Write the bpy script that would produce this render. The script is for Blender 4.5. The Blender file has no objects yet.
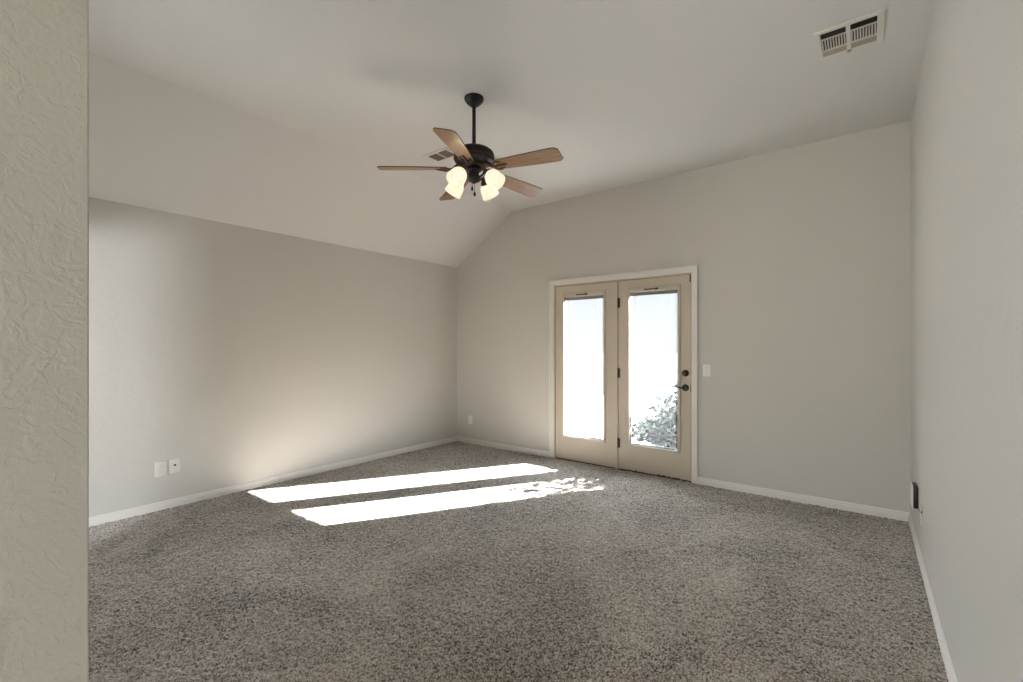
import bpy, bmesh, math, random
from mathutils import Vector, Matrix
R = math.radians
random.seed(7)
scene = bpy.context.scene
COL = scene.collection

# ------------------------------------------------------------------ camera
cam_d = bpy.data.cameras.new('camera')
cam = bpy.data.objects.new('camera', cam_d)
COL.objects.link(cam)
cam.location = (0, 0, 1.335)
cam.rotation_euler = (R(90), 0, R(37.794))
cam_d.sensor_width = 36
cam_d.lens = 16
cam_d.shift_y = 0.0048
cam_d.clip_start = 0.02
scene.camera = cam

# ------------------------------------------------------------------ world, sun, daylight, exposure
world = bpy.data.worlds.new('sky')
scene.world = world
world.use_nodes = True
wn = world.node_tree
bg = wn.nodes['Background']
tc = wn.nodes.new('ShaderNodeTexCoord')
sx = wn.nodes.new('ShaderNodeSeparateXYZ')
rp = wn.nodes.new('ShaderNodeValToRGB')
rp.color_ramp.elements[0].position = 0.145      # hazy pale horizon under a bright sky
rp.color_ramp.elements[0].color = (0.0375, 0.0405, 0.0435, 1)
rp.color_ramp.elements[1].position = 0.30
rp.color_ramp.elements[1].color = (0.85, 0.94, 1.02, 1)
wn.links.new(tc.outputs['Generated'], sx.inputs[0])
wn.links.new(sx.outputs['Z'], rp.inputs[0])
wn.links.new(rp.outputs[0], bg.inputs['Color'])
bg.inputs['Strength'].default_value = 15.2

def lamp(name, typ, loc, rot, energy, color, **kw):
    d = bpy.data.lights.new(name, typ)
    d.energy = energy
    d.color = color
    for k, v in kw.items():
        setattr(d, k, v)
    o = bpy.data.objects.new(name, d)
    o.location = loc
    o.rotation_euler = rot
    COL.objects.link(o)
    return o

SUN_EL = R(29.7)
travel = Vector((-0.519 * math.cos(SUN_EL), -0.855 * math.cos(SUN_EL), -math.sin(SUN_EL)))
sun = lamp('sun', 'SUN', (3, 8, 6), travel.to_track_quat('-Z', 'Y').to_euler(), 156, (1.0, 0.99, 0.98), angle=R(0.6))
# back room window daylight; side and hall lamps are unseen fill added for brightness
lamp('back_room_window_daylight', 'AREA', (-1.45, -2.97, 1.25), (R(90), 0, R(25)), 172, (0.94, 0.97, 1.0),
     shape='RECTANGLE', size=0.85, size_y=1.10)
lamp('side_fill_light', 'AREA', (-4.56, 0.44, 1.45), (R(90), 0, R(-78)), 15.5, (0.90, 0.95, 1.0),
     shape='RECTANGLE', size=0.46, size_y=0.80, spread=R(105))  # fill lamp added to brighten the right wall
lamp('hall_fill_light', 'AREA', (-0.42, -2.97, 1.55), (R(90), 0, 0), 56, (1.0, 0.95, 0.82),
     shape='RECTANGLE', size=0.55, size_y=1.5)  # fill lamp added to brighten the back wall from behind the camera
scene.view_settings.view_transform = 'Standard'
scene.view_settings.look = 'None'
scene.view_settings.exposure = 0.17
scene.view_settings.gamma = 1.0
scene.view_settings.use_curve_mapping = False

# ------------------------------------------------------------------ materials
def mat(name, color=(0.8, 0.8, 0.8), rough=0.6, metal=0.0, spec=0.5, build=None):
    m = bpy.data.materials.new(name)
    m.use_nodes = True
    b = m.node_tree.nodes['Principled BSDF']
    b.inputs['Base Color'].default_value = (*color, 1)
    b.inputs['Roughness'].default_value = rough
    b.inputs['Metallic'].default_value = metal
    b.inputs['Specular IOR Level'].default_value = spec
    if build:
        build(m.node_tree, b)
    return m

def node(nt, typ, **kw):
    n = nt.nodes.new(typ)
    for k, v in kw.items():
        if k in n.inputs:
            n.inputs[k].default_value = v
        else:
            setattr(n, k, v)
    return n

def coords(nt, scale=(1, 1, 1)):
    t = node(nt, 'ShaderNodeTexCoord')
    mp = node(nt, 'ShaderNodeMapping')
    mp.inputs['Scale'].default_value = scale
    nt.links.new(t.outputs['Object'], mp.inputs['Vector'])
    return mp.outputs['Vector']

def noise(nt, vec, scale, detail=2.0, rough=0.5, dist=0.0):
    n = node(nt, 'ShaderNodeTexNoise', Scale=scale, Detail=detail, Roughness=rough, Distortion=dist)
    nt.links.new(vec, n.inputs['Vector'])
    return n

def ramp(nt, fac, stops):
    r = node(nt, 'ShaderNodeValToRGB')
    e = r.color_ramp.elements
    while len(e) < len(stops):
        e.new(0.5)
    for el, (p, c) in zip(e, stops):
        el.position = p
        el.color = c if len(c) == 4 else (*c, 1)
    nt.links.new(fac, r.inputs['Fac'])
    return r

def math_node(nt, op, a, b):
    m = node(nt, 'ShaderNodeMath', operation=op)
    for i, v in enumerate((a, b)):
        if isinstance(v, (int, float)):
            m.inputs[i].default_value = v
        else:
            nt.links.new(v, m.inputs[i])
    return m.outputs[0]

def bump(nt, b, height, strength, distance):
    n = node(nt, 'ShaderNodeBump', Strength=strength, Distance=distance)
    nt.links.new(height, n.inputs['Height'])
    nt.links.new(n.outputs['Normal'], b.inputs['Normal'])

def plaster(fine, knock, knock_scale=9.0):
    """Hand-trowelled drywall: soft knock-down islands, trowel swirls and a fine roller grain."""
    def build(nt, b):
        v = coords(nt)
        g = noise(nt, v, 170, 2.0, 0.5)
        k = noise(nt, v, knock_scale, 4.0, 0.55, 1.6)
        isl = ramp(nt, k.outputs['Fac'], [(0.47, (0, 0, 0)), (0.56, (1, 1, 1))])
        k2 = noise(nt, v, knock_scale * 2.3, 3.0, 0.5, 2.5)
        isl2 = ramp(nt, k2.outputs['Fac'], [(0.52, (0, 0, 0)), (0.58, (1, 1, 1))])
        h = math_node(nt, 'MULTIPLY', g.outputs['Fac'], fine)
        h2 = math_node(nt, 'MULTIPLY', isl.outputs['Color'], knock)
        h3 = math_node(nt, 'MULTIPLY', isl2.outputs['Color'], knock * 0.5)
        hh = math_node(nt, 'ADD', math_node(nt, 'ADD', h, h2), h3)
        bump(nt, b, hh, 1.0, 0.01)
    return build

PAINT = (0.580, 0.565, 0.530)
M = {}
M['wall'] = mat('wall_paint', PAINT, 0.62, spec=0.35, build=plaster(0.02, 0.03, 7))
M['wall_near'] = mat('trowelled_wall_paint', PAINT, 0.5, spec=0.4, build=plaster(0.04, 0.036, 11))
M['ceiling'] = mat('ceiling_paint', (0.665, 0.66, 0.648), 0.7, spec=0.25, build=plaster(0.03, 0.02, 8))
M['trim'] = mat('white_trim_paint', (0.76, 0.745, 0.71), 0.4)
M['door'] = mat('cream_door_paint', (0.54, 0.475, 0.385), 0.42)
M['lite'] = mat('cream_plastic', (0.52, 0.47, 0.39), 0.4)
M['plastic'] = mat('white_plastic', (0.80, 0.785, 0.74), 0.35)
M['ivory'] = mat('ivory_plastic', (0.60, 0.56, 0.48), 0.4)
M['dark'] = mat('dark_gap', (0.02, 0.018, 0.015), 0.8)
M['black'] = mat('black_plastic', (0.012, 0.012, 0.012), 0.4)
M['bronze'] = mat('oil_rubbed_bronze', (0.008, 0.006, 0.005), 0.5, 0.2)
M['hinge'] = mat('aged_bronze_hinge', (0.06, 0.042, 0.03), 0.45, 0.7)
M['copper'] = mat('rubbed_copper_bronze', (0.10, 0.048, 0.030), 0.4, 0.6)
M['vent'] = mat('vent_enamel', (0.68, 0.655, 0.60), 0.45)
M['ventgrille'] = mat('vent_louver_enamel', (0.34, 0.31, 0.26), 0.5)
M['ventbrown'] = mat('brown_louver', (0.125, 0.10, 0.078), 0.6)  # brown tone of the small vent's louvers
M['blind'] = mat('grey_blind_slat', (0.22, 0.225, 0.23), 0.5)
M['chain'] = mat('bronze_chain', (0.10, 0.07, 0.05), 0.4, 0.8)

def wood_build(nt, b):
    v = coords(nt, (1.6, 22, 22))
    n = noise(nt, v, 3.0, 4.0, 0.6, 0.6)
    r = ramp(nt, n.outputs['Fac'], [(0.3, (0.14, 0.075, 0.035)), (0.55, (0.24, 0.138, 0.068)), (0.75, (0.32, 0.195, 0.10))])
    nt.links.new(r.outputs[0], b.inputs['Base Color'])
M['blade'] = mat('oak_blade', (0.3, 0.17, 0.08), 0.38, build=wood_build)
M['blade_edge'] = mat('dark_blade_edge', (0.06, 0.03, 0.015), 0.5)

def carpet_build(nt, b):
    """Two-tone twist pile: light tufts among dark ones, with soft random patches of nap shading put into the colour."""
    v = coords(nt)
    vor = node(nt, 'ShaderNodeTexVoronoi', Scale=180.0, Randomness=1.0)
    nt.links.new(v, vor.inputs['Vector'])
    sep = node(nt, 'ShaderNodeSeparateColor')
    nt.links.new(vor.outputs['Color'], sep.inputs[0])
    tone = noise(nt, v, 290, 2.0, 0.6)
    nap = noise(nt, v, 1.1, 3.0, 0.55, 0.8)
    t = math_node(nt, 'ADD', math_node(nt, 'MULTIPLY', sep.outputs[0], 0.42), math_node(nt, 'MULTIPLY', tone.outputs['Fac'], 0.58))
    t = math_node(nt, 'ADD', t, math_node(nt, 'MULTIPLY', math_node(nt, 'SUBTRACT', nap.outputs['Fac'], 0.5), 0.42))  # random patches of nap shading mixed into the pile colour
    r = ramp(nt, t, [(0.28, (0.026, 0.018, 0.012)), (0.39, (0.105, 0.082, 0.061)), (0.51, (0.29, 0.247, 0.196)), (0.80, (0.53, 0.475, 0.408))])
    nt.links.new(r.outputs[0], b.inputs['Base Color'])
    b.inputs['Sheen Weight'].default_value = 1.0
    b.inputs['Sheen Roughness'].default_value = 0.4
    b.inputs['Sheen Tint'].default_value = (1, 1, 1, 1)
M['carpet'] = mat('frieze_carpet', (0.25, 0.21, 0.18), 0.95, spec=0.1, build=carpet_build)

def glass_material(name, haze, tint=(1, 1, 1)):
    m = bpy.data.materials.new(name)
    m.use_nodes = True
    nt = m.node_tree
    nt.nodes.clear()
    out = node(nt, 'ShaderNodeOutputMaterial')
    tr = node(nt, 'ShaderNodeBsdfTransparent', Color=(*tint, 1))
    gl = node(nt, 'ShaderNodeBsdfGlossy', Roughness=0.03)
    tl = node(nt, 'ShaderNodeBsdfTranslucent', Color=(0.9, 0.92, 0.95, 1))
    m1 = node(nt, 'ShaderNodeMixShader', Fac=haze)
    m2 = node(nt, 'ShaderNodeMixShader', Fac=0.006)
    nt.links.new(tr.outputs[0], m1.inputs[1])
    nt.links.new(tl.outputs[0], m1.inputs[2])
    nt.links.new(m1.outputs[0], m2.inputs[1])
    nt.links.new(gl.outputs[0], m2.inputs[2])
    nt.links.new(m2.outputs[0], out.inputs['Surface'])
    return m
M['glass'] = glass_material('hazy_glass', 0.0010)  # slight translucence added to veil the view with a washed-out glow

def shade_material():
    m = bpy.data.materials.new('frosted_lit_glass')
    m.use_nodes = True
    nt = m.node_tree
    nt.nodes.clear()
    out = node(nt, 'ShaderNodeOutputMaterial')
    v = coords(nt)
    n = noise(nt, v, 18, 3, 0.6, 1.0)
    r = ramp(nt, n.outputs['Fac'], [(0.35, (1.0, 0.82, 0.56)), (0.65, (1.0, 0.92, 0.76))])
    em = node(nt, 'ShaderNodeEmission', Strength=0.76)
    nt.links.new(r.outputs[0], em.inputs['Color'])
    tl = node(nt, 'ShaderNodeBsdfTranslucent', Color=(0.015, 0.012, 0.008, 1))
    tr = node(nt, 'ShaderNodeBsdfTransparent', Color=(1.0, 0.93, 0.82, 1))
    mx = node(nt, 'ShaderNodeMixShader', Fac=0.25)
    nt.links.new(tl.outputs[0], mx.inputs[1])
    nt.links.new(tr.outputs[0], mx.inputs[2])
    ad = node(nt, 'ShaderNodeAddShader')
    nt.links.new(mx.outputs[0], ad.inputs[0])
    nt.links.new(em.outputs[0], ad.inputs[1])
    nt.links.new(ad.outputs[0], out.inputs['Surface'])
    return m
M['shade'] = shade_material()

def bulb_material():
    m = bpy.data.materials.new('lit_bulb')
    m.use_nodes = True
    nt = m.node_tree
    nt.nodes.clear()
    out = node(nt, 'ShaderNodeOutputMaterial')
    em = node(nt, 'ShaderNodeEmission', Strength=0.95, Color=(1.0, 0.90, 0.74, 1))
    nt.links.new(em.outputs[0], out.inputs['Surface'])
    return m
M['bulb'] = bulb_material()

def leaf_build(nt, b):
    n = noise(nt, coords(nt), 6, 2)
    r = ramp(nt, n.outputs['Fac'], [(0.3, (0.024, 0.031, 0.028)), (0.7, (0.042, 0.053, 0.048))])
    nt.links.new(r.outputs[0], b.inputs['Base Color'])
    b.inputs['Transmission Weight'].default_value = 0.0
M['leaf'] = mat('shrub_leaf', (0.1, 0.15, 0.07), 0.6, spec=0.15, build=leaf_build)
M['stem'] = mat('shrub_stem', (0.16, 0.11, 0.07), 0.8)

def concrete_build(nt, b):
    n = noise(nt, coords(nt), 3, 6, 0.65)
    r = ramp(nt, n.outputs['Fac'], [(0.3, (0.15, 0.146, 0.14)), (0.7, (0.20, 0.195, 0.19))])
    nt.links.new(r.outputs[0], b.inputs['Base Color'])
M['concrete'] = mat('patio_concrete', (0.4, 0.4, 0.38), 0.85, build=concrete_build)

def lawn_build(nt, b):
    n = noise(nt, coords(nt), 5, 6, 0.7)
    r = ramp(nt, n.outputs['Fac'], [(0.3, (0.009, 0.011, 0.011)), (0.7, (0.014, 0.0165, 0.016))])
    nt.links.new(r.outputs[0], b.inputs['Base Color'])
M['lawn'] = mat('lawn_grass', (0.03, 0.04, 0.03), 0.95, spec=0.05, build=lawn_build)
M['edge_shade'] = mat('grey_edge_shade', (0.22, 0.21, 0.20), 0.5, 0.3)

# ------------------------------------------------------------------ mesh helpers
def box(bm, x0, x1, y0, y1, z0, z1, bev=0.0, seg=2):
    g = bmesh.ops.create_cube(bm, size=1.0)
    vs = g['verts']
    for v in vs:
        v.co = Vector(((x0 + x1) / 2 + v.co.x * (x1 - x0), (y0 + y1) / 2 + v.co.y * (y1 - y0), (z0 + z1) / 2 + v.co.z * (z1 - z0)))
    if bev > 0:
        es = list({e for v in vs for e in v.link_edges})
        bmesh.ops.bevel(bm, geom=es, offset=bev, segments=seg, affect='EDGES', profile=0.5)

def lathe(bm, prof, n=32, mtx=None, close=False):
    """prof: list of (radius, z). Revolved about z."""
    rings = []
    for r_, z in prof:
        ring = []
        if r_ < 1e-6:
            co = Vector((0, 0, z))
            ring = [bm.verts.new(mtx @ co if mtx else co)] * n
        else:
            for i in range(n):
                a = 2 * math.pi * i / n
                co = Vector((r_ * math.cos(a), r_ * math.sin(a), z))
                ring.append(bm.verts.new(mtx @ co if mtx else co))
        rings.append(ring)
    for a, b in zip(rings, rings[1:]):
        for i in range(n):
            j = (i + 1) % n
            vs = []
            for v in (a[i], a[j], b[j], b[i]):
                if v not in vs:
                    vs.append(v)
            if len(vs) >= 3:
                try:
                    bm.faces.new(vs)
                except ValueError:
                    pass

def tube(bm, pts, radii, n=10, caps=True):
    pts = [Vector(p) for p in pts]
    if isinstance(radii, (int, float)):
        radii = [radii] * len(pts)
    rings = []
    up = None
    for i, p in enumerate(pts):
        d = (pts[min(i + 1, len(pts) - 1)] - pts[max(i - 1, 0)]).normalized()
        if up is None:
            up = Vector((0, 0, 1)) if abs(d.z) < 0.9 else Vector((1, 0, 0))
        s = d.cross(up).normalized()
        up = s.cross(d).normalized()
        rings.append([bm.verts.new(p + (s * math.cos(2 * math.pi * k / n) + up * math.sin(2 * math.pi * k / n)) * radii[i]) for k in range(n)])
    for a, b in zip(rings, rings[1:]):
        for k in range(n):
            bm.faces.new((a[k], a[(k + 1) % n], b[(k + 1) % n], b[k]))
    if caps:
        bm.faces.new(rings[0][::-1])
        bm.faces.new(rings[-1])

def prism(bm, poly, axis, a0, a1):
    """Extrude a 2-D polygon along axis ('x','y','z') from a0 to a1."""
    def co(p, t):
        return {'x': (t, p[0], p[1]), 'y': (p[0], t, p[1]), 'z': (p[0], p[1], t)}[axis]
    A = [bm.verts.new(co(p, a0)) for p in poly]
    B = [bm.verts.new(co(p, a1)) for p in poly]
    bm.faces.new(A)
    bm.faces.new(B[::-1])
    n = len(poly)
    for i in range(n):
        bm.faces.new((A[i], B[i], B[(i + 1) % n], A[(i + 1) % n]))

def obj(name, bm, material, parent=None, smooth=False, local=None):
    bmesh.ops.recalc_face_normals(bm, faces=bm.faces[:])
    me = bpy.data.meshes.new(name)
    bm.to_mesh(me)
    bm.free()
    mats = material if isinstance(material, (list, tuple)) else [material]
    for m in mats:
        me.materials.append(m)
    if smooth:
        me.polygons.foreach_set('use_smooth', [True] * len(me.polygons))
        me.set_sharp_from_angle(angle=R(38))
    o = bpy.data.objects.new(name, me)
    COL.objects.link(o)
    if parent:
        o.parent = parent
    if local:
        o.matrix_local = local
    return o

def thing(name, label, cat, loc=(0, 0, 0), rz=0, group=None):
    o = bpy.data.objects.new(name, None)
    o.empty_display_size = 0.05
    COL.objects.link(o)
    o.location = loc
    o.rotation_euler = (0, 0, rz)
    o['label'] = label
    o['category'] = cat
    if group:
        o['group'] = group
    return o

def tag(o, label, cat, group=None):
    o['label'] = label
    o['category'] = cat
    if group:
        o['group'] = group
    return o

def struct(o, label, cat):
    o['kind'] = 'structure'
    o['label'] = label
    o['category'] = cat
    return o

NEW = bmesh.new

# ------------------------------------------------------------------ the room
XL, XR, YB = -4.5275, 0.2782, 4.5844
ZL, ZC, XS = 2.437, 3.048, -3.557
YF = 0.128          # room face of the front wall
XJ = -0.78          # left face of the opening the camera stands in
YH = -3.0           # far end of the hall behind the camera
T = 0.12
DX0, DX1, DZ = -2.915, -1.322, 2.055   # rough opening of the french doors

def floor_object():
    """Slab whose top, where it can be seen, is a pile of small twisted tufts."""
    import numpy as np
    rng = np.random.default_rng(5)
    x0, x1, y0, y1 = XL + 0.002, XR - 0.002, 0.26, YB + 0.012
    st = 0.0076
    nx, ny = int((x1 - x0) / st), int((y1 - y0) / st)
    gx, gy = np.meshgrid(np.linspace(x0, x1, nx), np.linspace(y0, y1, ny))
    z = rng.random((ny, nx)) ** 1.3 * 0.012 - 0.006
    jx = (rng.random((ny, nx)) - 0.5) * st * 0.7
    jy = (rng.random((ny, nx)) - 0.5) * st * 0.7
    for e in (np.s_[0, :], np.s_[-1, :], np.s_[:, 0], np.s_[:, -1]):
        jx[e] = 0; jy[e] = 0; z[e] = -0.006
    co = np.stack([gx + jx, gy + jy, z], -1).reshape(-1, 3)
    idx = np.arange(nx * ny).reshape(ny, nx)
    q = np.stack([idx[:-1, :-1], idx[:-1, 1:], idx[1:, 1:], idx[1:, :-1]], -1).reshape(-1, 4)
    # the slab under it
    b = len(co)
    X0, X1, Y0, Y1 = XL - T, XR + T, YH - T, YB + 0.012
    slab = np.array([(X0, Y0, -0.1), (X1, Y0, -0.1), (X1, Y1, -0.1), (X0, Y1, -0.1), (X0, Y0, -0.006), (X1, Y0, -0.006), (X1, Y1, -0.006), (X0, Y1, -0.006),
                     (x0, y0, -0.006), (x1, y0, -0.006), (x1, y1, -0.006), (x0, y1, -0.006)])
    sq = np.array([(0, 3, 2, 1), (0, 1, 5, 4), (1, 2, 6, 5), (2, 3, 7, 6), (3, 0, 4, 7), (4, 5, 9, 8), (5, 6, 10, 9), (6, 7, 11, 10), (7, 4, 8, 11)]) + b
    co = np.concatenate([co, slab]); q = np.concatenate([q, sq])
    me = bpy.data.meshes.new('floor')
    me.vertices.add(len(co)); me.vertices.foreach_set('co', co.astype(np.float32).ravel())
    me.loops.add(len(q) * 4); me.loops.foreach_set('vertex_index', q.astype(np.int32).ravel())
    me.polygons.add(len(q)); me.polygons.foreach_set('loop_start', (np.arange(len(q)) * 4).astype(np.int32))
    me.update(calc_edges=True)
    me.polygons.foreach_set('use_smooth', np.ones(len(q), dtype=bool))
    me.validate()
    me.materials.append(M['carpet'])
    o = bpy.data.objects.new('floor', me)
    COL.objects.link(o)
    return o
struct(floor_object(), 'mottled brown and beige carpeted floor', 'floor')

# back wall: left pier, right pier and the piece over the doors, under the vault line
bm = NEW()
prism(bm, [(XL - T, -0.1), (DX0, -0.1), (DX0, DZ), (DX1, DZ), (DX1, -0.1), (XR + T, -0.1), (XR + T, ZC + T), (XS, ZC + T), (XL - T, ZL + T - 0.05)], 'y', YB, YB + T)
struct(obj('wall_back', bm, M['wall']), 'greige back wall with the french doors under the vault', 'wall')
bm = NEW()
for y0, y1, z0, z1 in ((YH - T, 0.18, -0.1, ZL + 0.12), (0.70, YB, -0.1, ZL + 0.12), (0.18, 0.70, -0.1, 1.01), (0.18, 0.70, 1.89, ZL + 0.12)):
    box(bm, XL - T, XL, y0, y1, z0, z1)
struct(obj('wall_left', bm, M['wall']), 'long low greige wall on the left with two plates', 'wall')
bm = NEW(); box(bm, XR, XR + T, YH - T, YB, -0.1, ZC + T)
struct(obj('wall_right', bm, M['wall']), 'tall greige wall along the right edge', 'wall')
# front wall with a doorway to the back room
PX0, PX1, PZ = -4.40, -3.60, 2.05
bm = NEW()
for x0, x1, z0, z1 in ((XL, PX0, -0.05, ZC), (PX1, XJ - 0.14, -0.05, ZC), (PX0, PX1, PZ, ZC)):
    box(bm, x0, x1, 0.0, YF, z0, z1)
struct(obj('wall_front', bm, M['wall']), 'wall with a doorway behind the camera plane', 'wall')
bm = NEW()
box(bm, XJ - 0.14, XJ, YH, YF, -0.05, ZC, 0.002, 2)
struct(obj('wall_hall', bm, M['wall_near']), 'trowel textured wall end close on the left edge of the view', 'wall')
bm = NEW()   # two window openings: back room, and an added one in the hall
for x0, x1, z0, z1 in ((XL, -1.90, -0.05, ZC), (-1.00, -0.75, -0.05, ZC), (0.25, XR, -0.05, ZC), (-1.90, -1.00, -0.05, 0.66), (-1.90, -1.00, 1.84, ZC),
                       (-0.75, 0.25, -0.05, 0.75), (-0.75, 0.25, 2.35, ZC)):
    box(bm, x0, x1, YH - T, YH, z0, z1)
struct(obj('wall_hall_end', bm, M['wall']), 'hall end wall behind the camera', 'wall')
bm = NEW()
prism(bm, [(XL - T, ZL - T * (ZC - ZL) / (XS - XL)), (XS, ZC), (XR + T, ZC), (XR + T, ZC + T), (XS - 0.05, ZC + T), (XL - T, ZL + T)], 'y', YH - T, YB + T)
struct(obj('ceiling', bm, M['ceiling']), 'vaulted ceiling, flat with a slope down to the left wall', 'ceiling')

def window(name, x0, x1, z0, z1, y, label):
    o = thing(name, label, 'window', (0, 0, 0))
    o['kind'] = 'structure'
    w = 0.045
    bm = NEW()
    box(bm, x0, x0 + w, y - 0.03, y + 0.03, z0, z1); box(bm, x1 - w, x1, y - 0.03, y + 0.03, z0, z1)
    box(bm, x0 + w, x1 - w, y - 0.03, y + 0.03, z0, z0 + w); box(bm, x0 + w, x1 - w, y - 0.03, y + 0.03, z1 - w, z1)
    box(bm, x0 + w, x1 - w, y - 0.025, y + 0.025, (z0 + z1) / 2 - 0.02, (z0 + z1) / 2 + 0.02)
    obj('window_frame', bm, M['trim'], o)
    bm = NEW(); box(bm, x0 + w, x1 - w, y - 0.004, y + 0.004, z0 + w, z1 - w)
    obj('glass_pane', bm, M['glass'], o)
    return o
window('window_1', -1.90, -1.00, 0.66, 1.84, YH - 0.075, 'white sash window of the back room')
w4 = window('side_fill_window', 0.18, 0.70, 1.01, 1.89, 0.0, 'added narrow white window in the left wall, out of view')  # unseen window added to go with the side fill lamp
w4.location = (XL - 0.075, 0, 0)
w4.rotation_euler = (0, 0, R(90))
window('hall_fill_window', -0.75, 0.25, 0.75, 2.35, YH - 0.075, 'added white sash window at the hall end, out of view')  # unseen window added to go with the hall fill lamp

# baseboards: stepped profile
def baseboard(name, axis, a0, a1, face, sign, label):
    bm = NEW()
    H = 0.068
    prof = [(0, -0.01), (0.013, -0.01), (0.013, H * 0.62), (0.009, H * 0.68), (0.009, H * 0.86), (0.004, H), (0, H)]
    if axis == 'x':
        prism(bm, [(face + sign * d, z) for d, z in prof], 'x', a0, a1)
    else:
        prism(bm, [(face + sign * d, z) for d, z in prof], 'y', a0, a1)
    return struct(obj(name, bm, M['trim']), label, 'baseboard')
CX0, CX1 = -2.972, -1.273       # outer edges of the door casing
baseboard('baseboard_back_left', 'x', XL, CX0, YB, -1, 'white baseboard left of the french doors')
baseboard('baseboard_back_right', 'x', CX1, XR, YB, -1, 'white baseboard right of the french doors')
baseboard('baseboard_left', 'y', YF, YB - 0.013, XL, 1, 'white baseboard along the left wall')
baseboard('baseboard_right', 'y', YH, YB - 0.013, XR, -1, 'white baseboard along the right wall')
baseboard('baseboard_front', 'x', PX1, XJ - 0.14, YF, 1, 'white baseboard along the front wall')

# ------------------------------------------------------------------ french doors
casing = thing('trim_1', 'white casing and centre post around the french doors', 'door casing', (0, YB, 0))
casing['kind'] = 'structure'
def casing_bm(x0, x1, z0, z1, vertical):
    bm = NEW()
    # stepped moulding: flat plus a raised outer back-band
    box(bm, x0, x1, -0.012, 0.0, z0, z1, 0.002)
    return bm
CT = 2.113
bm = NEW()
box(bm, CX0, DX0 + 0.004, -0.013, 0.0, 0, CT - 0.061); box(bm, CX0, CX0 + 0.02, -0.019, -0.013, 0, CT - 0.02)
obj('side_casing', bm, M['trim'], casing)
bm = NEW()
box(bm, DX1 - 0.004, CX1, -0.013, 0.0, 0, CT - 0.061); box(bm, CX1 - 0.02, CX1, -0.019, -0.013, 0, CT - 0.02)
obj('side_casing', bm, M['trim'], casing)
bm = NEW()
box(bm, CX0, CX1, -0.013, 0.0, CT - 0.061, CT); box(bm, CX0, CX1, -0.019, -0.013, CT - 0.02, CT)
obj('head_casing', bm, M['trim'], casing)
bm = NEW()   # jamb lining
box(bm, DX0, DX0 + 0.016, 0.0, T, 0, DZ); box(bm, DX1 - 0.016, DX1, 0.0, T, 0, DZ)
box(bm, DX0 + 0.016, DX1 - 0.016, 0.0, T, DZ - 0.016, DZ)
box(bm, DX0 + 0.016, DX0 + 0.034, 0.058, 0.085, 0, DZ - 0.016); box(bm, DX1 - 0.034, DX1 - 0.016, 0.058, 0.085, 0, DZ - 0.016)
box(bm, DX0 + 0.034, DX1 - 0.034, 0.058, 0.085, DZ - 0.034, DZ - 0.016)
obj('jamb', bm, M['door'], casing)
bm = NEW(); box(bm, -2.132, -2.106, 0.004, T, 0.0, DZ - 0.016, 0.002); box(bm, -2.15, -2.088, 0.058, 0.085, 0.0, DZ - 0.034)
obj('centre_post', bm, M['door'], casing)
bm = NEW()
box(bm, DX0 + 0.016, DX1 - 0.016, 0.006, T + 0.03, -0.01, 0.012)
obj('threshold', bm, M['hinge'], casing)

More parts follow.
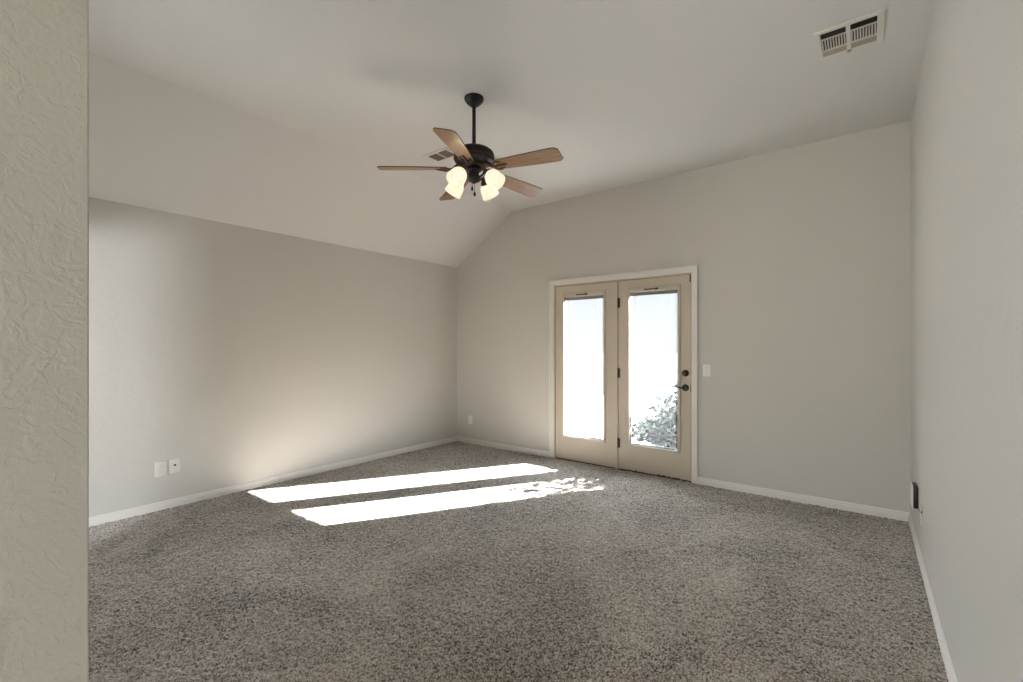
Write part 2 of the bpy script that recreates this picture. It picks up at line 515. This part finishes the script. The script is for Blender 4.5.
def door(name, x0, x1, lx0, lx1, label):
    """x0..x1 slab, lx0..lx1 outer edges of the glazed lite frame."""
    o = thing(name, label, 'door', (0, YB, 0))
    o['kind'] = 'structure'
    y0, y1 = 0.012, 0.056
    z0, z1 = 0.006, DZ - 0.020
    lz0, lz1 = 0.262, 1.952
    ins = 0.012
    bm = NEW()
    for a, b, c, d in ((x0, lx0 + ins, z0, z1), (lx1 - ins, x1, z0, z1), (lx0 + ins, lx1 - ins, z0, lz0 + ins), (lx0 + ins, lx1 - ins, lz1 - ins, z1)):
        box(bm, a, b, y0, y1, c, d)
    obj('door_slab', bm, M['door'], o)
    # raised plastic frame holding the glass: side, top (deeper, holds the blind's slider) and bottom
    w, wt = 0.027, 0.052
    bm = NEW()
    for a, b, c, d in ((lx0, lx0 + w, lz0, lz1), (lx1 - w, lx1, lz0, lz1), (lx0 + w, lx1 - w, lz0, lz0 + w), (lx0 + w, lx1 - w, lz1 - wt, lz1)):
        box(bm, a, b, y0 - 0.011, y1 + 0.011, c, d, 0.004)
    lf = obj('lite_frame', bm, M['lite'], o, True)
    bm = NEW()
    cx = (lx0 + lx1) / 2
    box(bm, cx - 0.09, cx + 0.06, y0 - 0.015, y0 - 0.010, lz1 - 0.036, lz1 - 0.024, 0.001)
    box(bm, cx + 0.03, cx + 0.05, y0 - 0.019, y0 - 0.012, lz1 - 0.041, lz1 - 0.02, 0.001)
    obj('blind_slider', bm, M['hinge'], lf)
    gx0, gx1, gz0, gz1 = lx0 + w, lx1 - w, lz0 + w, lz1 - wt
    bm = NEW()
    box(bm, gx0, gx1, y0 + 0.004, y0 + 0.008, gz0, gz1)
    obj('inner_glass', bm, M['glass'], o)
    bm = NEW()
    box(bm, gx0, gx1, y1 - 0.008, y1 - 0.004, gz0, gz1)
    obj('outer_glass', bm, M['glass'], o)
    bm = NEW()
    ym = (y0 + y1) / 2
    for a, b, c, d in ((gx0, gx0 + 0.007, gz0, gz1), (gx1 - 0.007, gx1, gz0, gz1), (gx0 + 0.007, gx1 - 0.007, gz0, gz0 + 0.007), (gx0 + 0.007, gx1 - 0.007, gz1 - 0.007, gz1)):
        box(bm, a, b, y0 + 0.009, y1 - 0.009, c, d)
    obj('lite_edge_shade', bm, M['edge_shade'], o)  # grey strip standing in for the frame's shadow round the glass
    # open slats sealed between the panes
    bm = NEW()
    bx0, bx1 = gx0 + 0.028, gx1 - 0.028
    ym = (y0 + y1) / 2
    n = int((gz1 - gz0 - 0.05) / 0.0128)
    for i in range(n):
        z = gz0 + 0.018 + i * 0.0128
        prev = None
        for k, (dy, dz) in enumerate(((-0.0022, -0.0003), (0.0, 0.0002), (0.0022, 0.0002))):
            va = bm.verts.new((bx0, ym + dy, z + dz)); vb = bm.verts.new((bx1, ym + dy, z + dz))
            if prev:
                bm.faces.new((prev[0], prev[1], vb, va))
            prev = (va, vb)
    bl = obj('blind', bm, M['blind'], o)
    bm = NEW(); box(bm, gx0 + 0.006, gx1 - 0.006, ym - 0.009, ym + 0.009, gz1 - 0.036, gz1 - 0.001, 0.002)
    obj('head_rail', bm, M['blind'], bl)
    bm = NEW(); box(bm, bx0, bx1, ym - 0.007, ym + 0.007, gz0 + 0.004, gz0 + 0.013, 0.002)
    obj('bottom_rail', bm, M['blind'], bl)
    bm = NEW()
    for x in (bx0 + 0.05, bx1 - 0.05):
        for dy in (-0.0065, 0.0065):
            tube(bm, [(x, ym + dy, gz0 + 0.01), (x, ym + dy, gz1 - 0.02)], 0.0007, 5)
    obj('ladder_cord', bm, M['blind'], bl)
    return o

d1 = door('door_1', -2.897, -2.1325, -2.806, -2.249, 'fixed left french door, cream with full glass lite')
d2 = door('door_2', -2.101, -1.343, -1.999, -1.440, 'right french door, cream with dark lever and deadbolt')
for z in (1.80, 1.043, 0.287):
    bm = NEW()
    tube(bm, [(-2.102, 0.004, z - 0.052), (-2.102, 0.004, z + 0.052)], 0.0075, 12)
    for zz in (z - 0.056, z + 0.056):
        lathe(bm, [(0, zz - 0.004), (0.005, zz - 0.003), (0.0065, zz), (0.005, zz + 0.003), (0, zz + 0.004)], 10, Matrix.Translation((-2.102, 0.004, 0)))
    box(bm, -2.098, -2.080, 0.0095, 0.0125, z - 0.05, z + 0.05)
    obj('hinge', bm, M['hinge'], d2, True)
bm = NEW()
for i in range(26):
    x = -2.05 + random.random() * 0.68; r_ = 0.004 + random.random() * 0.008
    box(bm, x - r_, x + r_, 0.006, 0.012, 0.004, 0.010 + random.random() * 0.012)
obj('door_dirt_spots', bm, M['dark'], d2)  # dark dirt spots scattered along the door bottom
# dark weatherstrip round the active door
bm = NEW(); box(bm, -1.343, -1.3385, 0.014, 0.05, 0.02, DZ - 0.018); box(bm, -2.101, -1.3385, 0.014, 0.05, DZ - 0.0195, DZ - 0.0165); box(bm, -2.1055, -2.1015, 0.014, 0.05, 0.02, DZ - 0.018)
obj('weatherstrip', bm, M['dark'], d2)
bm = NEW(); box(bm, -1.352, -1.336, 0.006, 0.013, 1.96, 2.032)
obj('weather_pad', bm, M['dark'], d2)
HX = -1.392
RX = Matrix.Rotation(R(90), 4, 'X')    # lathe axis +z -> -y (into the room)
bm = NEW()
lathe(bm, [(0.0, 0.0), (0.033, 0.0), (0.033, 0.006), (0.029, 0.014), (0.020, 0.018), (0, 0.019)], 32, Matrix.Translation((HX, 0.012, 1.066)) @ RX)
db = obj('deadbolt', bm, M['bronze'], d2, True)
bm = NEW(); box(bm, HX - 0.005, HX + 0.005, -0.024, -0.006, 1.050, 1.082, 0.003)
obj('thumb_turn', bm, M['copper'], db, True)
bm = NEW()
lathe(bm, [(0.0, 0.0), (0.034, 0.0), (0.034, 0.006), (0.029, 0.012), (0.014, 0.015), (0.012, 0.045), (0, 0.046)], 32, Matrix.Translation((HX, 0.012, 0.922)) @ RX)
hd = obj('door_handle', bm, M['bronze'], d2, True)
bm = NEW()
tube(bm, [(HX, -0.030, 0.922), (HX - 0.025, -0.038, 0.921), (HX - 0.055, -0.043, 0.928), (HX - 0.085, -0.045, 0.937), (HX - 0.110, -0.046, 0.934), (HX - 0.122, -0.046, 0.925)],
     [0.010, 0.009, 0.007, 0.006, 0.005, 0.003], 10)
obj('lever', bm, M['bronze'], hd, True)
bm = NEW(); box(bm, -1.345, -1.337, 0.006, 0.013, 0.885, 0.955, 0.001)
obj('latch_plate', bm, M['bronze'], d2)

# ------------------------------------------------------------------ ceiling fan
FX, FY = -2.13, 2.324
fan = thing('ceiling_fan', 'dark bronze five-blade ceiling fan with wooden blades and four lit glass shades', 'ceiling fan', (FX, FY, ZC))
def zr(z): return z - ZC
bm = NEW()
lathe(bm, [(0, 0), (0.066, 0), (0.067, -0.011), (0.061, -0.024), (0.049, -0.038), (0.032, -0.052), (0.021, -0.061), (0, -0.062)], 36)
obj('canopy', bm, M['bronze'], fan, True)
bm = NEW(); tube(bm, [(0, 0, -0.060), (0, 0, zr(2.71))], 0.0125, 16)
obj('downrod', bm, M['bronze'], fan, True)
bm = NEW()
lathe(bm, [(0, zr(2.722)), (0.022, zr(2.722)), (0.026, zr(2.702)), (0.075, zr(2.695)), (0.112, zr(2.685)), (0.134, zr(2.668)), (0.140, zr(2.648)), (0.140, zr(2.622)),
           (0.132, zr(2.606)), (0.110, zr(2.596)), (0.085, zr(2.588)), (0.080, zr(2.572)), (0.070, zr(2.566)), (0, zr(2.566))], 48)
mh = obj('motor_housing', bm, M['bronze'], fan, True)
bm = NEW()
for z in (2.630, 2.622):
    lathe(bm, [(0.1385, zr(z) - 0.002), (0.1415, zr(z) - 0.001), (0.1415, zr(z) + 0.001), (0.1385, zr(z) + 0.002)], 48)
obj('trim_ring', bm, M['copper'], mh, True)
bm = NEW()
lathe(bm, [(0, zr(2.568)), (0.050, zr(2.568)), (0.052, zr(2.545)), (0.036, zr(2.537)), (0.034, zr(2.508)), (0.048, zr(2.502)), (0.050, zr(2.488)), (0.042, zr(2.474)), (0.020, zr(2.464)), (0.008, zr(2.457)), (0, zr(2.455))], 36)
obj('switch_housing', bm, M['bronze'], fan, True)

def blade_mesh():
    """Blade pointing along +x, underside towards -z; chamfered tip and rounded root."""
    bm = NEW()
    r0, r1 = 0.185, 0.645
    prof = [(r0, 0.040), (r0 + 0.02, 0.052), (0.30, 0.058), (0.45, 0.066), (0.60, 0.071), (0.622, 0.068), (r1, 0.050)]
    out = [(x, w) for x, w in prof] + [(x, -w) for x, w in prof[::-1]]
    t = 0.003
    A = [bm.verts.new((x, y, t)) for x, y in out]
    B = [bm.verts.new((x, y, -t)) for x, y in out]
    fa = bm.faces.new(A); fb = bm.faces.new(B[::-1])
    n = len(out)
    for i in range(n):
        f = bm.faces.new((A[i], B[i], B[(i + 1) % n], A[(i + 1) % n]))
        f.material_index = 1
    return bm
def iron_mesh():
    bm = NEW()
    # arm from the motor, splitting into a three-lobed bracket screwed beneath the blade
    tube(bm, [(0.085, 0, 0.028), (0.12, 0, 0.014), (0.15, 0, -0.006), (0.185, 0, -0.009)], [0.016, 0.013, 0.011, 0.010], 10)
    for s in (-1, 1):
        tube(bm, [(0.150, 0, -0.006), (0.170, s * 0.030, -0.009), (0.200, s * 0.042, -0.008), (0.228, s * 0.030, -0.006)], [0.008, 0.008, 0.008, 0.005], 8)
        lathe(bm, [(0, -0.014), (0.009, -0.012), (0.011, -0.006), (0, -0.003)], 12, Matrix.Translation((0.205, s * 0.040, 0)))
    tube(bm, [(0.180, 0, -0.009), (0.235, 0, -0.008), (0.262, 0, -0.005)], [0.010, 0.008, 0.004], 8)
    lathe(bm, [(0, -0.014), (0.009, -0.012), (0.011, -0.006), (0, -0.003)], 12, Matrix.Translation((0.245, 0, 0)))
    return bm
blade0 = iron0 = None
for k in range(5):
    ang = R(9 + 72 * k)
    m = Matrix.Translation((0, 0, zr(2.560))) @ Matrix.Rotation(ang, 4, 'Z') @ Matrix.Rotation(R(2.5), 4, 'Y') @ Matrix.Rotation(R(-12.5), 4, 'X')
    if blade0 is None:
        blade0 = obj('blade', blade_mesh(), [M['blade'], M['blade_edge']], fan, local=m)
        iron0 = obj('blade_iron', iron_mesh(), M['copper'], blade0, True)
    else:
        b = blade0.copy(); COL.objects.link(b); b.parent = fan; b.matrix_local = m
        i_ = iron0.copy(); COL.objects.link(i_); i_.parent = b

def shade_bm():
    # tulip shade along -z from its neck at the origin
    prof = [(0.026, 0.0), (0.034, -0.009), (0.047, -0.026), (0.056, -0.048), (0.059, -0.072), (0.061, -0.094), (0.065, -0.106)]
    bm = NEW()
    lathe(bm, prof + [(r_ - 0.003, z) for r_, z in prof[::-1]], 36)
    return bm
arm0 = shade0 = fitter0 = bulb0 = None
TILT = 42
for k in range(4):
    ang = R(4 + 90 * k)
    mz = Matrix.Rotation(ang, 4, 'Z')
    neck = Vector((0.126, 0, zr(2.503)))
    ms = mz @ Matrix.Translation(neck) @ Matrix.Rotation(R(-TILT), 4, 'Y')
    if arm0 is None:
        bm = NEW()
        d = Vector((math.sin(R(TILT)), 0, -math.cos(R(TILT))))
        top = neck - d * 0.022
        tube(bm, [(0.040, 0, zr(2.494)), (0.068, 0, zr(2.499)), (0.094, 0, zr(2.520)), tuple(top - d * 0.008 + Vector((0, 0, 0.006))), tuple(top)], [0.007, 0.007, 0.007, 0.007, 0.008], 10)
        arm0 = obj('light_arm', bm, M['bronze'], fan, True, local=mz)
        bm = NEW()
        lathe(bm, [(0, 0.026), (0.016, 0.025), (0.021, 0.018), (0.031, 0.006), (0.036, -0.006), (0.036, -0.012), (0.030, -0.010), (0.0, -0.006)], 28)
        fitter0 = obj('shade_fitter', bm, M['copper'], arm0, True, local=mz.inverted() @ ms)
        shade0 = obj('lamp_shade', shade_bm(), M['shade'], fan, True, local=ms)
        bm = NEW()
        lathe(bm, [(0, -0.012), (0.013, -0.014), (0.014, -0.030), (0.024, -0.050), (0.028, -0.068), (0.024, -0.084), (0.012, -0.094), (0, -0.096)], 20)
        bulb0 = obj('bulb', bm, M['bulb'], shade0, True)
        shade0['label'] = 'glowing frosted white glass shade'
        ar, sh = arm0, shade0
    else:
        ar = arm0.copy(); COL.objects.link(ar); ar.parent = fan; ar.matrix_local = mz
        ft = fitter0.copy(); COL.objects.link(ft); ft.parent = ar
        sh = shade0.copy(); COL.objects.link(sh); sh.parent = fan; sh.matrix_local = ms
        bu = bulb0.copy(); COL.objects.link(bu); bu.parent = sh
    wp = Matrix.Translation((FX, FY, ZC)) @ ms @ Vector((0, 0, -0.070))
    lamp('fan_bulb_light', 'POINT', wp, (0, 0, 0), 15.0, (1.0, 0.78, 0.52), shadow_soft_size=0.03)
for (x, y, zt, zb) in ((-0.012, -0.006, 2.462, 2.440), (0.002, 0.004, 2.460, 2.402)):
    bm = NEW()
    n = int((zt - zb + 0.04) / 0.004)
    tube(bm, [(x, y, zr(zt)), (x, y, zr(zb))], 0.0014, 6)
    ch = obj('pull_chain', bm, M['chain'], fan)
    bm = NEW()
    lathe(bm, [(0, 0.012), (0.004, 0.010), (0.0075, -0.002), (0.0085, -0.012), (0.005, -0.022), (0, -0.024)], 14, Matrix.Translation((x, y, zr(zb) - 0.010)))
    obj('pull_fob', bm, M['bronze'], ch, True)

# ------------------------------------------------------------------ ceiling vents
def vent(loc, rz, label, S=0.305):
    o = thing('ceiling_vent', label, 'air vent', loc, rz, 'ceiling air vents')
    h = S / 2
    b = 0.030
    bm = NEW()
    for a0, a1, c0, c1 in ((-h, -h + b, -h, h), (h - b, h, -h, h), (-h + b, h - b, -h, -h + b), (-h + b, h - b, h - b, h)):
        box(bm, a0, a1, c0, c1, -0.010, 0.0, 0.002)
    box(bm, -0.010, 0.010, -h + b, h - b, -0.012, -0.001, 0.001)
    obj('frame', bm, M['vent'], o)
    bm = NEW(); box(bm, -h + b, h - b, -h + b, h - b, -0.002, -0.0005)
    obj('duct_backing', bm, M['dark'], o)
    i0, i1 = -h + b, h - b
    for s in (-1, 1):
        x0, x1 = (i0, -0.010) if s < 0 else (0.010, i1)
        L = i1 - i0
        ya, yb = i0 + L * 0.27, i0 + L * 0.74
        for c0, c1 in ((ya - 0.006, ya), (yb, yb + 0.006)):   # bars that bound the middle row
            bm = NEW(); box(bm, x0, x1, c0, c1, -0.010, -0.002)
            obj('cross_bar', bm, M['vent'], o)
        bm = NEW()
        n = 9
        for k in range(n):
            x = x0 + (k + 0.5) * (x1 - x0) / n
            w = 0.0030
            f = [(x - w - 0.002, -0.002), (x - w, -0.010), (x + w - 0.001, -0.010), (x + w - 0.003, -0.002)]
            prism(bm, [(p, q_) for p, q_ in f], 'y', ya, yb)
        obj('louver_row', bm, M['vent'], o)
        bm = NEW()   # long louvers turned away from the room's far side
        for k in range(3):
            y = yb + 0.006 + k * 0.018
            prism(bm, [(y, -0.002), (y + 0.001, -0.001), (y + 0.0195, -0.008), (y + 0.0185, -0.009)], 'x', x0, x1)
        obj('long_louver', bm, M['ventgrille'], o)
        bm = NEW()
        for k in range(2):
            y = ya - 0.022 - k * 0.022
            prism(bm, [(y + 0.004, -0.010), (y + 0.0025, -0.010), (y - 0.0005, -0.003), (y + 0.001, -0.003)], 'x', x0, x1)
        obj('long_louver', bm, M['dark'], o)
    bm = NEW()
    box(bm, -0.004, 0.004, h - b - 0.002, h - b + 0.012, -0.022, -0.008, 0.001); box(bm, -0.013, 0.013, h - b + 0.006, h - b + 0.012, -0.016, -0.009, 0.001)
    obj('damper_lever', bm, M['ventgrille'], o)
    return o
vent((-0.068, 3.130, ZC), 0, 'white square louvered vent on the ceiling near the right wall')
def register(loc, label, W=0.29, D=0.19):
    o = thing('ceiling_vent', label, 'air vent', loc, 0, 'ceiling air vents')
    w, d, b = W / 2, D / 2, 0.030
    bm = NEW()
    for a0, a1, c0, c1 in ((-w, -w + b, -d, d), (w - b, w, -d, d), (-w + b, w - b, -d, -d + b), (-w + b, w - b, d - b, d), (-0.005, 0.005, -d + b, d - b)):
        box(bm, a0, a1, c0, c1, -0.009, 0.0, 0.0015)
    obj('frame', bm, M['vent'], o)
    bm = NEW(); box(bm, -w + b, w - b, -d + b, d - b, -0.002, -0.0005)
    obj('duct_backing', bm, M['dark'], o)
    for x0, x1 in ((-w + b, -0.005), (0.005, w - b)):
        bm = NEW()
        for k in range(8):
            y = -d + b + (k + 0.5) * (D - 2 * b) / 8
            prism(bm, [(y - 0.006, -0.002), (y - 0.005, -0.002), (y + 0.006, -0.008), (y + 0.005, -0.0085)], 'x', x0, x1)
        obj('louver_row', bm, M['ventbrown'], o)
    return o
register((-2.992, 2.838, ZC), 'small white ceiling vent with brownish grille, half hidden behind the fan')

# ------------------------------------------------------------------ plates on the walls (front faces -y in local space)
def plate_bm(w=0.072, h=0.117, t=0.006):
    bm = NEW(); box(bm, -w / 2, w / 2, -t, 0, -h / 2, h / 2, 0.0025, 2)
    return bm
def screws(o, zs):
    for z in zs:
        bm = NEW(); lathe(bm, [(0, 0.0), (0.0035, 0.0), (0.003, 0.0012), (0, 0.0014)], 12, Matrix.Translation((0, -0.006, z)) @ RX)
        obj('screw', bm, M['ivory'], o)
def duplex(loc, rz, label, w=0.072, h=0.117):
    o = thing('wall_outlet', label, 'outlet', loc, rz, 'electrical outlets')
    obj('cover_plate', plate_bm(w, h), M['plastic'], o, True)
    for z in (0.0195, -0.0195):
        bm = NEW()
        poly = []
        for i in range(24):
            a = 2 * math.pi * i / 24
            poly.append((0.0175 * math.cos(a), max(-0.0135, min(0.0135, 0.0175 * math.sin(a))) + z))
        prism(bm, poly, 'y', -0.0085, -0.005)
        f = obj('receptacle', bm, M['plastic'], o, True)
        bm = NEW()
        box(bm, -0.0085, -0.0065, -0.0088, -0.008, z - 0.001, z + 0.007); box(bm, 0.0065, 0.0085, -0.0088, -0.008, z, z + 0.006)
        lathe(bm, [(0, 0), (0.0024, 0), (0, 0.0004)], 10, Matrix.Translation((0, -0.0084, z - 0.007)) @ RX)
        obj('slot', bm, M['dark'], f)
    screws(o, (0,))
    return o
LW = R(90)    # faces +x (on the left wall)
RW = R(-90)   # faces -x (on the right wall)
duplex((XL, 1.176, 0.332), LW, 'white duplex outlet on the left wall, the plate nearer the camera', 0.084, 0.124)
duplex((-4.268, YB, 0.320), 0, 'white duplex outlet on the back wall by the left corner')
o = thing('cable_jack', 'white plate with a dark jack beside the outlet on the left wall', 'wall plate', (XL, 1.270, 0.340), LW)
obj('cover_plate', plate_bm(), M['plastic'], o, True)
bm = NEW(); lathe(bm, [(0, 0), (0.0085, 0), (0.0085, 0.004), (0.0055, 0.005), (0.0055, 0.010), (0, 0.010)], 16, Matrix.Translation((0, -0.005, 0.006)) @ RX)
obj('jack', bm, M['black'], o, True)
screws(o, (0.042, -0.042))
o = thing('light_switch', 'white toggle switch on the back wall right of the doors', 'light switch', (-1.190, YB, 1.100))
obj('cover_plate', plate_bm(), M['plastic'], o, True)
bm = NEW(); prism(bm, [(-0.005, -0.011), (-0.016, 0.004), (-0.014, 0.010), (-0.005, 0.011)], 'x', -0.005, 0.005)
obj('toggle', bm, M['plastic'], o)
screws(o, (0.030, -0.030))
# shallow black box with a white cover, right wall
o = thing('wall_box', 'black box with a white front low on the right wall near the corner', 'wall box', (XR, 4.015, 0.347), RW)
bm = NEW(); box(bm, -0.072, 0.072, -0.025, 0, -0.070, 0.070, 0.004)
obj('box_body', bm, M['black'], o, True)
bm = NEW(); box(bm, -0.076, 0.076, -0.031, -0.025, -0.075, 0.075, 0.002)
obj('cover_plate', bm, M['plastic'], o, True)
o = thing('phone_jack', 'small ivory plate with a dark jack on the right wall, below the black box', 'wall plate', (XR, 3.68, 0.315), RW)
bm = NEW(); box(bm, -0.036, 0.036, -0.012, 0, -0.050, 0.050, 0.003)
obj('jack_body', bm, M['ivory'], o, True)
bm = NEW(); box(bm, -0.010, 0.010, -0.0135, -0.008, 0.022, 0.036, 0.001); box(bm, 0.030, 0.0375, -0.010, -0.004, 0.020, 0.034, 0.001)
obj('jack_socket', bm, M['dark'], o)

# ------------------------------------------------------------------ outside
bm = NEW(); box(bm, -45, 45, 11.5, 90, -0.25, -0.07)
struct(obj('lawn', bm, M['lawn']), 'lawn beyond the patio', 'lawn')
bm = NEW(); box(bm, -45, 45, YB + T, 11.5, -0.20, -0.06)
struct(obj('patio', bm, M['concrete']), 'sunlit pale concrete patio beyond the doors', 'patio')

def shrub(loc, label):
    o = thing('shrub', label, 'shrub', loc)
    rnd = random.Random(11)
    stems, leaves = NEW(), NEW()
    def top(x):     # crown outline
        return max(0.10, 2.28 - 1.14 * abs(x)) if x < 0 else max(0.1, 2.15 - 0.6 * x)
    def leaf(p, d, L):
        d = d.normalized()
        s = d.cross(Vector((rnd.uniform(-1, 1), rnd.uniform(-1, 1), rnd.uniform(-1, 1)))).normalized()
        nrm = d.cross(s)
        w = L * 0.24
        pts = [p, p + d * L * 0.35 + s * w + nrm * L * 0.05, p + d * L * 0.75 + s * w * 0.7 + nrm * L * 0.04, p + d * L,
               p + d * L * 0.75 - s * w * 0.7 + nrm * L * 0.04, p + d * L * 0.35 - s * w + nrm * L * 0.05]
        vs = [leaves.verts.new(q_) for q_ in pts]
        leaves.faces.new((vs[0], vs[1], vs[2], vs[3])); leaves.faces.new((vs[0], vs[3], vs[4], vs[5]))
    for i in range(400):
        x = rnd.uniform(-1.75, 1.2)
        y = rnd.uniform(-0.45, 0.45)
        zt = top(x) * rnd.uniform(0.45, 1.0)
        base = Vector((x * 0.55, y * 0.5, 0))
        tip = Vector((x, y, zt))
        mid = (base + tip) / 2 + Vector((x * 0.05, 0, 0.05))
        tube(stems, [base, mid, tip], [0.008, 0.005, 0.002], 5)
        for k in range(34):
            t = rnd.uniform(0.15, 1.0)
            p = base.lerp(mid, t * 2) if t < 0.5 else mid.lerp(tip, t * 2 - 1)
            p = p + Vector((rnd.gauss(0, .04), rnd.gauss(0, .04), rnd.gauss(0, .03)))
            leaf(p, Vector((rnd.uniform(-1, 1), rnd.uniform(-1, 1), rnd.uniform(-0.2, 0.9))), rnd.uniform(0.07, 0.115))
    obj('foliage', leaves, M['leaf'], o)
    obj('stem', stems, M['stem'], o)
    return o
shrub((-0.72, 6.1, -0.06), 'leafy shrub outside, seen through the right glass door')
